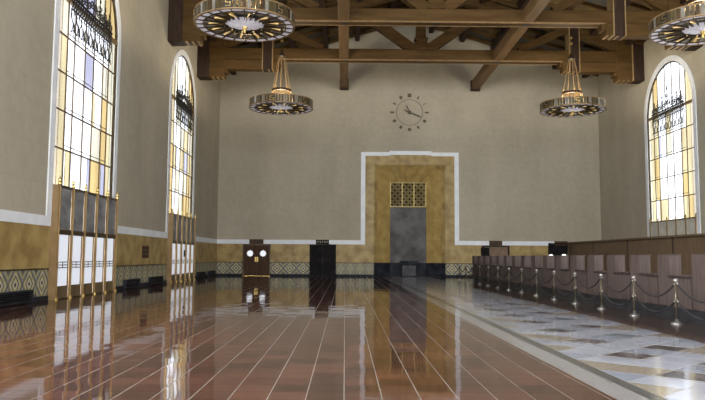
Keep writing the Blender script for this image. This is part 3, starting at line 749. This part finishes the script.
for k in range(nv):
    for q in range(2):
        u0, u1 = (0, .45)[q], (.45, 1.0)[q]
        def pnt(f, u): 
            a_ = ox0+(ox1-ox0)*f; b_ = ix0+(ix1-ix0)*f
            return (a_+(b_-a_)*u, DP*u, HZ+(IZ-HZ)*u)
        f0, f1 = k/nv+.002, (k+1)/nv-.002
        pq([pnt(f0, u0), pnt(f0, u1), pnt(f1, u1), pnt(f1, u0)], GOLD2 if (k+q) % 2 else GOLD, 'lintel_slab')
# face slabs between the white frame and the splay
for sg in (-1, 1):
    xa, xb = (1.45-XC, ox0) if sg < 0 else (ox1, 7.98-XC)
    for z0, z1 in ((2.31, 4.0), (4.0, 5.7), (5.7, 7.4), (7.4, 8.83)):
        bx(xa+.004, xb-.004, -.03, .01, z0+.004, z1-.004).build('face_slab', GOLD, pt)
for k in range(4):
    w_ = (ox1-ox0)/4; bx(ox0+w_*k+.004, ox0+w_*(k+1)-.004, -.03, .01, HZ+.004, 8.9 if k in (1, 2) else 8.83).build('face_slab', GOLD, pt)
for a, b, z0, z1 in ((ix0, 0, 1.0, 3.05), (0, ix1, 1.0, 3.05), (ix0, 0, 3.06, 5.1), (0, ix1, 3.06, 5.1)):
    bx(a+.003, b-.003, DP, DP+.08, z0, z1).build('grey_panel', GREYM2, pt)
bx(ix0, ix1, DP, DP+.08, 0, 1.0).build('panel_base', BLACK, pt)
bx(ix0-.05, ix1+.05, DP+.9, DP+1.0, 4.9, 7.4).build('vestibule_back', WOOD_D, pt)
bx(ix0-.06, ix1+.06, DP+.06, DP+1.0, 4.8, 5.08).build('vestibule_sill', BLACK, pt)
bx(ix0-.06, ix0, DP+.06, DP+1.0, 5.08, 7.1).build('vestibule_side', BLACK, pt); bx(ix1, ix1+.06, DP+.06, DP+1.0, 5.08, 7.1).build('vestibule_side', BLACK, pt)
bx(ix0-.06, ix1+.06, DP+.06, DP+1.0, 7.0, 7.2).build('vestibule_soffit', BLACK, pt)
gz0, gz1 = 5.12, 6.98
for k in range(4):
    x = ix0+.03 + k*(ix1-ix0-.06)/3
    bx(x-.045, x+.045, DP-.04, DP+.03, gz0, gz1).build('grille_bar', GRILLE, pt)
bx(ix0, ix1, DP-.03, DP+.02, gz0, gz0+.07).build('grille_bar', GRILLE, pt); bx(ix0, ix1, DP-.03, DP+.02, gz1-.06, gz1).build('grille_bar', GRILLE, pt)
for k in range(3):
    x0 = ix0+.03 + k*(ix1-ix0-.06)/3; wd = (ix1-ix0-.06)/3
    g = MB()
    for q in range(4):
        for r_ in range(8):
            cx, cz = x0+wd*(q+.5)/4, gz0+.05+(gz1-gz0-.1)*(r_+.5)/8; r = wd/8.2
            g.tube([(cx+r*math.cos(2*PI*u/8), DP, cz+r*1.05*math.sin(2*PI*u/8)) for u in range(8)], .024, 4, closed=True)
            if (q+r_) % 2: g.tube([(cx-r, DP, cz-r), (cx+r, DP, cz+r)], .018, 4); g.tube([(cx+r, DP, cz-r), (cx-r, DP, cz+r)], .018, 4)
    g.build('pierced_grille', GRILLE2, pt)
# drinking fountain block in front of the panel
t = thing('fountain_block', 'low black block with grey front at the foot of the portal', 'fountain', (XC, YB+DP-.02, 0))
bx(-.55, .55, -.40, 0, 0, .84).build('body', BLACK, t, bevel=.01)
bx(-.5, .5, -.43, -.40, .06, .80).build('front_panel', mat('fountain_grey', (.06, .06, .068), (.10, .10, .11), rough=.5, spec=.15, scale=3), t)
bx(-.68, .68, -.5, 0, .84, 1.14).build('cap', BLACK, t, bevel=.02)

# ------------------------------------------------------------------ far wall doors and their signs
def back_door(name, x0, x1, m, label, stars=False, h=2.29):
    t = thing(name, label, 'door', ((x0+x1)/2, YB, 0), kind='structure')
    hw = (x1-x0)/2
    for s_ in (-1, 1): bx(s_*hw, s_*(hw-.09), -.10, .0, 0, h).build('frame_post', BRONZE_D if stars else DOORB, t)
    bx(-hw, hw, -.10, 0, h-.08, h).build('frame_head', BRONZE_D if stars else DOORB, t)
    for s_ in (-1, 1):
        lf = bx(s_*.004, s_*(hw-.095), -.06, -.005, .02, h-.085).build('leaf', m, t)
        for z0, z1 in ((.18, .75), (.85, 1.22) if stars else (.85, 2.05)):
            bx(s_*.12, s_*(hw-.2), -.068, -.06, z0, z1).build('raised_panel', m, lf, bevel=.003)
        if stars:
            pts = []
            for k in range(16):
                a = 2*PI*k/16 + PI/8*0; r = .255 if k % 2 == 0 else .185
                pts.append((s_*.47 + r*math.cos(a), 1.62 + r*math.sin(a)))
            MB().prism(pts, lambda a, b, d: (a, d, b), -.075, -.06).build('star_window', STARW, lf)
            bx(s_*.02, s_*.12, -.09, -.06, 1.02, 1.36).build('push_plate', BRASS, lf)
        else: bx(s_*.05, s_*.09, -.10, -.06, 1.0, 1.3).build('handle', IRON, lf)
    bx(-hw, hw, -.12, 0, 0, .02).build('threshold', BRASS if stars else BLACK, t)
    return t
STARW = mat('star_window_glass', (.80, .83, .90), None, rough=.3, emit=.72/GAIN)
back_door('door_4', -7.4, -5.4, DOORW, 'dark brown double door with two white star windows, left on far wall', True)
back_door('door_5', -2.56, -.66, DOORB, 'plain black double door left of the gold portal', False)
back_door('door_6', 9.97, 11.94, mat('door_amber_wood', (.12, .06, .022), (.19, .1, .04), rough=.4, scale=2), 'amber brown door partly hidden behind the far ticket counters')
back_door('door_7', 14.79, 16.2, DOORB, 'black doorway at the far end of the wooden partition', h=2.5)
bx(9.85, 10.45, YB-.25, YB-.2, 1.5, 2.15).build('notice_board', DOORB)
tag(bpy.data.objects['notice_board'], 'small black board beside the amber door above the counters', 'board')
bx(10.1, 10.2, YB-.24, YB-.2, .02, 1.5).build('board_stand', DOORB, bpy.data.objects['notice_board'])
for k, ((a, b), lb) in enumerate(zip(SIGNS, ('dark wooden sign over the brown double door with star windows', 'dark sign with small pale letters over the plain black door', 'dark sign over the amber door behind the counters', 'dark sign over the black doorway by the partition'))):
    t = thing('door_sign', lb, 'sign', ((a+b)/2, YB-.0, 2.31), group='signs over the far wall doors')
    hw = (b-a)/2
    bx(-hw, hw, -.09, -.001, 0, .33).build('board', DOORW if k != 1 else DOORB, t, bevel=.01)
    n = 5
    for q in range(n):                        # five upright glyphs, too small to read
        x = -.34 + .17*q
        g = MB().box(x-.015, x+.015, -.097, -.09, .10, .24)
        g.box(x+.015, x+.06, -.097, -.09, .21, .24)
        if q % 2: g.box(x+.015, x+.06, -.097, -.09, .10, .13)
        if q in (0, 3): g.box(x+.045, x+.06, -.097, -.09, .13, .21)
        g.build('letter', SIGNT if k == 1 else mat('sign_faint', (.10, .075, .045), None, rough=.5), t)

# ------------------------------------------------------------------ clock
t = thing('wall_clock', 'large round clock of bronze numerals mounted on the far wall', 'clock', (4.69, YB-.002, 12.07))
ring = [(.97*math.cos(2*PI*k/48), -.03, .97*math.sin(2*PI*k/48)) for k in range(48)]
MB().tube(ring, .022, 5, closed=True).build('ring', CLOCKR, t)
for k in range(12):
    a = PI/2 - 2*PI*k/12; big = k in (0,)
    c, s_ = math.cos(a), math.sin(a)
    ln = .19 if k in (3, 9) else (.17 if big else .15); wd = {0: .17, 3: .06, 9: .08, 6: .13, 1: .06, 2: .03, 5: .08, 7: .12, 10: .06}.get(k, .12)
    pts = [(r*c - q*s_, r*s_ + q*c) for r, q in ((1.28-ln*.75, -wd*.8), (1.28+ln*.75, -wd*.8), (1.28+ln*.75, wd*.8), (1.28-ln*.75, wd*.8))]
    MB().prism(pts, lambda a_, b_, d: (a_, d, b_), -.06, 0).build('hour_mark', CLOCKM if k != 2 else CLOCKR, t)
def hand(a, l, tail, wd, nm, yy):
    c, s_ = math.cos(a), math.sin(a)
    pts = [(r*c - q*s_, r*s_ + q*c) for r, q in ((-tail, -wd*.8), (l*.75, -wd), (l, 0), (l*.75, wd), (-tail, wd*.8))]
    MB().prism(pts, lambda a_, b_, d: (a_, d, b_), yy-.02, yy).build(nm, CLOCKM, t)
hand(math.radians(-23), 1.02, .42, .055, 'minute_hand', -.09)
hand(math.radians(114), .62, .18, .045, 'hour_hand', -.06)
MB().prism([(.13*math.cos(2*PI*k/12), .13*math.sin(2*PI*k/12)) for k in range(12)], lambda a_, b_, d: (a_, d, b_), -.13, 0).build('hub', CLOCKM, t)

# ------------------------------------------------------------------ chandeliers
def make_chandelier(label, x, y):
    t = thing('chandelier', label, 'chandelier', (x, y, 9.78), group='round brass chandeliers')
    R, H = 1.8, .46
    MB().lathe([(R-.05, 0), (R+.03, 0), (R+.03, .045), (R-.05, .045)], 48, loop=True).build('lower_hoop', BRONZE, t)
    MB().lathe([(R-.05, H-.045), (R+.02, H-.045), (R+.02, H), (R-.05, H)], 48, loop=True).build('upper_hoop', BRONZE, t)
    n = 72
    w_ = 2*PI*R/n
    me = [MB().box(-.012, .015, -w_*.40, w_*.40, .045, H-.045).mesh('drum_stave', m) for m in (STAVE_W, STAVE_B, BRONZE_D)]
    em_sq = MB().box(-.005, .03, -w_*.95, w_*.95, .05, H-.05).mesh('emblem_plate', IRON)
    em_g = MB()
    for a, b, z0, z1 in ((-.1, .1, .34, .37), (-.1, -.065, .24, .34), (-.1, .1, .21, .24), (.065, .1, .12, .21), (-.1, .1, .09, .12)): em_g.box(.03, .04, a, b, z0, z1)
    em_g = em_g.mesh('emblem_fret', BRASS)
    for k in range(n):
        a = 2*PI*(k+.5)/n
        sel = (0, 1, 1, 2)[k % 4]
        if k % 12 in (3, 4):
            if k % 12 == 3:
                a2 = 2*PI*(k+1)/n
                p = obj('emblem_plate', em_sq, t, (R*math.cos(a2), R*math.sin(a2), 0), a2); obj('emblem_fret', em_g, p)
            continue
        obj('drum_stave', me[sel], t, (R*math.cos(a), R*math.sin(a), 0), a)
    # underside: two rings of panes, spokes, dark ring, petals
    m = 24
    def pane(r0, r1, z0, z1, mm, frac=.86):
        h = PI/m*frac
        vs_ = []
        for dz in (0, .015):
            vs_ += [(r0*math.cos(-h), r0*math.sin(-h), z0+dz), (r1*math.cos(-h), r1*math.sin(-h), z1+dz), (r1*math.cos(h), r1*math.sin(h), z1+dz), (r0*math.cos(h), r0*math.sin(h), z0+dz)]
        mb = MB(); mb.add(vs_, [(3, 2, 1, 0), (4, 5, 6, 7), (0, 1, 5, 4), (1, 2, 6, 5), (2, 3, 7, 6), (3, 0, 4, 7)])
        return mb.mesh('pane', mm)
    p1 = pane(1.50, 1.76, .03, .015, MILK); p2 = pane(1.12, 1.46, .05, .03, MILK2); p3 = pane(1.12, 1.46, .05, .03, BRASS)
    spoke = MB().prism([(.72, -.015), (1.78, -.022), (1.78, .022), (.72, .015)], lambda a, b, d: (a, b, d), -.01, .06).mesh('spoke', BRONZE_D)
    tube_ = MB().tube([(.78, 0, .08), (1.30, 0, .0)], .028, 6).mesh('candle_tube', LAMPW)
    petal = MB()
    outl = [(0, 0), (.30, -.070), (.58, -.14), (.69, -.115), (.75, 0), (.69, .115), (.58, .14), (.30, .070)]
    petal.add([(a, b, .0 + .1*(a/.7)**1.5 if a else -.03) for a, b in outl] + [(a, b, .03 + .1*(a/.7)**1.5 if a else 0) for a, b in outl],
              [tuple(range(7, -1, -1)), tuple(range(8, 16))] + [(i, (i+1) % 8, 8+(i+1) % 8, 8+i) for i in range(8)])
    petal = petal.mesh('petal', MILK)
    for k in range(m):
        a = 2*PI*k/m
        obj('rim_pane', p1, t, (0, 0, 0), a); obj('inner_pane', p3 if k % 6 == 5 else p2, t, (0, 0, 0), a)
        obj('spoke', spoke, t, (0, 0, 0), a+PI/m)
        if k % 2: obj('candle_tube', tube_, t, (0, 0, 0), a)
    for k in range(12): obj('petal', petal, t, (0, 0, 0), 2*PI*k/12)
    MB().lathe([(.05, .12), (1.14, .09), (1.14, .12), (.05, .19)], 32, loop=True).build('dark_ring', IRON, t)
    MB().lathe([(1.48, .0), (1.51, .0), (1.51, .05), (1.48, .05)], 48, loop=True).build('middle_hoop', BRONZE_D, t)
    MB().lathe([(0, -.28), (.03, -.26), (.05, -.2), (.03, -.15), (.09, -.1), (.10, -.05), (.06, 0), (0, 0)], 12).build('finial', BRASS, t, smooth=True)
    # hanging gear
    g = MB().lathe([(.50, .98), (.56, .98), (.56, 1.12), (.50, 1.12)], 24, loop=True).build('upper_ring', BRONZE_D, t)
    for k in range(8): MB().tube([(.53*math.cos(PI*k/4), .53*math.sin(PI*k/4), 1.12), (.53*math.cos(PI*k/4), .53*math.sin(PI*k/4), 1.22)], .04, 6).build('ring_boss', BRASS, g)
    for k in range(8):
        a = PI*k/4+.2
        c, s_ = math.cos(a), math.sin(a)
        MB().tube([(.74*c, .74*s_, .16), (.54*c, .54*s_, 1.0), (.16*c, .16*s_, 3.1)], .016, 5).build('hanging_rod', BRONZE, t)
    MB().lathe([(.02, 3.45), (.09, 3.38), (.14, 3.2), (.2, 3.08), (.2, 3.0), (0, 3.0)][::-1], 14).build('rod_cup', BRONZE_D, t, smooth=True)
    MB().lathe([(.1, 3.02), (.205, 3.02), (.205, 3.07), (.1, 3.07)], 14, loop=True).build('cup_collar', CHROME, t)
    top = roof_z(x)-9.72
    MB().tube([(0, 0, 3.4), (0, 0, top-.02)], .035, 6).build('stem', BRONZE_D, t)
    for z in (3.9, 4.25): MB().lathe([(.03, z), (.09, z+.04), (.09, z+.12), (.03, z+.16)], 10).build('stem_link', BRASS, t)
    MB().lathe([(.18, top-.12), (.12, top-.2), (.05, top-.3)], 12).build('ceiling_rose', BRONZE_D, t)
    ld = bpy.data.lights.new('chandelier_lamp', 'POINT'); ld.energy = LAMP_W; ld.color = (1.0, .86, .66); ld.shadow_soft_size = .28
    lo = bpy.data.objects.new('chandelier_lamp', ld); COL.objects.link(lo); lo.parent = t; lo.location = (0, 0, .40)
    return t
LAMP_W = 22.0
ch1 = make_chandelier('large round brass chandelier cut by the top edge on the left', -3.72, 24.3)
for x, y, lb in ((-3.72, 38.45, 'small looking round brass chandelier hanging left of the clock'), (13.04, 38.45, 'small looking round brass chandelier hanging right of the clock'), (13.12, 24.3, 'large round brass chandelier cut by the right edge')):
    c = copy_tree(ch1); c.location = (x, y, 9.85 if y > 30 else 9.78); c['label'] = lb

# ------------------------------------------------------------------ ticket counters
UL = 1.61; UX = 7.6
def make_unit():
    t = thing('ticket_counter', '', 'counter', (UX, 0, 0), group='ticket counters in a row')
    bx(.06, .95, 0, UL, 0, .30).build('plinth', PLINTH, t)
    bx(.03, .28, 0, UL, .30, 1.0).build('body', CNT_D, t)
    p = bx(.03, .28, 1.02, UL-.0, 1.0, 1.485).build('pier', CNT, t)
    bx(.01, .30, 1.0, UL, 1.485, 1.505).build('pier_cap', CNT, p)
    for k in range(8):
        a, b = UL*k/8+.004, UL*(k+1)/8-.004
        bx(0, .03, a, b, .30, 1.485 if k >= 5 else .985).build('front_board', CNT, t)
    bx(-.07, .34, .0, 1.0, .985, 1.035).build('shelf', CNT_D, t, bevel=.008)
    bx(-.012, .0, .002, .05, .30, .985).build('corner_strip', CNT_D, t)
    bx(.3, .95, 0, UL, .93, .985).build('worktop', CNT_D, t)
    bx(.90, .95, 0, UL, .30, .93).build('rear_panel', CNT, t)
    return t
u0 = make_unit(); first = True
NU = 18
for i in range(NU):
    u = u0 if first else copy_tree(u0); first = False
    u.location = (UX, 14.9 + UL*(15-i), 0)
    u['label'] = 'brown wooden ticket counter with shelf, %s from the far end of the row' % ORD[i]
for yy, lb in ((26.75, 'left one of two small white desk lamps on the counters'), (25.15, 'right one of two small white desk lamps on the counters')):
    t = thing('desk_lamp', lb, 'lamp', (8.1, yy, .985), group='desk lamps on the counters')
    MB().lathe([(0, 0), (.08, 0), (.08, .015), (.02, .03), (0, .03)], 12).build('base', CHROME, t)
    MB().tube([(0, 0, .02), (0, 0, .53)], .012, 6).build('stem', CHROME, t)
    MB().lathe([(.10, .50), (.085, .53), (.055, .555), (.02, .57), (.012, .56), (.05, .545), (.075, .52), (.09, .50)], 14, loop=True).build('shade', DESKLAMP, t)
# wooden partition behind
t = thing('wooden_partition', 'long brown panelled wooden partition behind the ticket counters', 'partition', (16.25, 0, 0))
yy = 12.0
while yy < YB-.1:
    ye = min(yy+5.4, YB-.01)
    bx(0, .16, yy+.02, ye-.02, 0, 2.46).build('panel', PART, t)
    bx(-.03, .02, yy-.04, yy+.04, .0, 2.46).build('batten', CNT_D, t)
    yy = ye
    if YB-yy < .3: break
yy = 12.0
while yy < YB-.1:
    ye = min(yy+2.7, YB-.01); bx(-.16, .34, yy+.004, ye-.004, 2.46, 2.56).build('cap_rail', PART, t); yy = ye
bx(.0, 2.44, YB-.7, YB-.62, 0, 2.46).build('return_panel', PART, t)

# ------------------------------------------------------------------ stanchions and ropes
SX = 7.15
def make_post():
    t = thing('rope_stanchion', '', 'stanchion', (SX, 0, 0), group='rope stanchions before the counters')
    MB().lathe([(0, 0), (.125, 0), (.125, .018), (.10, .04), (.04, .065), (.028, .12), (0, .12)], 14).build('base', CHROME, t, smooth=True)
    MB().lathe([(.026, .1), (.026, .9), (0, .9)], 10).build('pole', POSTM, t, smooth=True)
    for z in (.52, .90): 
        h = MB().lathe([(.026, z-.03), (.045, z-.025), (.045, z+.025), (.026, z+.03)], 10, loop=True).build('collar', POSTM, t)
        for s_ in (-1, 1): MB().tube([(0, s_*.04, z+.0), (0, s_*.085, z-.02), (0, s_*.09, z-.05)], .014, 5).build('hook', CHROME, h)
    MB().lathe([(0, .90), (.03, .9), (.05, .93), (.05, .95), (.03, .98), (0, .985)], 12).build('cap', CHROME, t, smooth=True)
    return t
p0 = make_post(); posts = []
for i in range(15):
    p = p0 if i == 0 else copy_tree(p0)
    y = 14.72 + 2.145*(13-i); p.location = (SX, y, 0)
    p['label'] = 'slim metal rope stanchion, %s from the far end' % ORD[i]
    posts.append(y)
def rope(ya, yb, z, sag):
    pts = []
    for k in range(17):
        f = k/16; pts.append((0, (ya+.09)*(1-f)+(yb-.09)*f - (ya+yb)/2, z-.06 - sag*(1-(2*f-1)**2)))
    return MB().tube(pts, .021, 6)
ya, yb = posts[1], posts[0]
hi = rope(ya, yb, .9, .30).mesh('upper_rope', ROPE); lo = rope(ya, yb, .52, .27).mesh('lower_rope', ROPE)
for i in range(14):
    ym = (posts[i]+posts[i+1])/2
    for me, z in ((hi, 'upper'), (lo, 'lower')):
        o = obj('barrier_rope', me, None, (SX, ym, 0))
        tag(o, 'black %s rope sagging between stanchions, %s span from the far end' % (z, ORD[i]), 'rope', 'black barrier ropes')
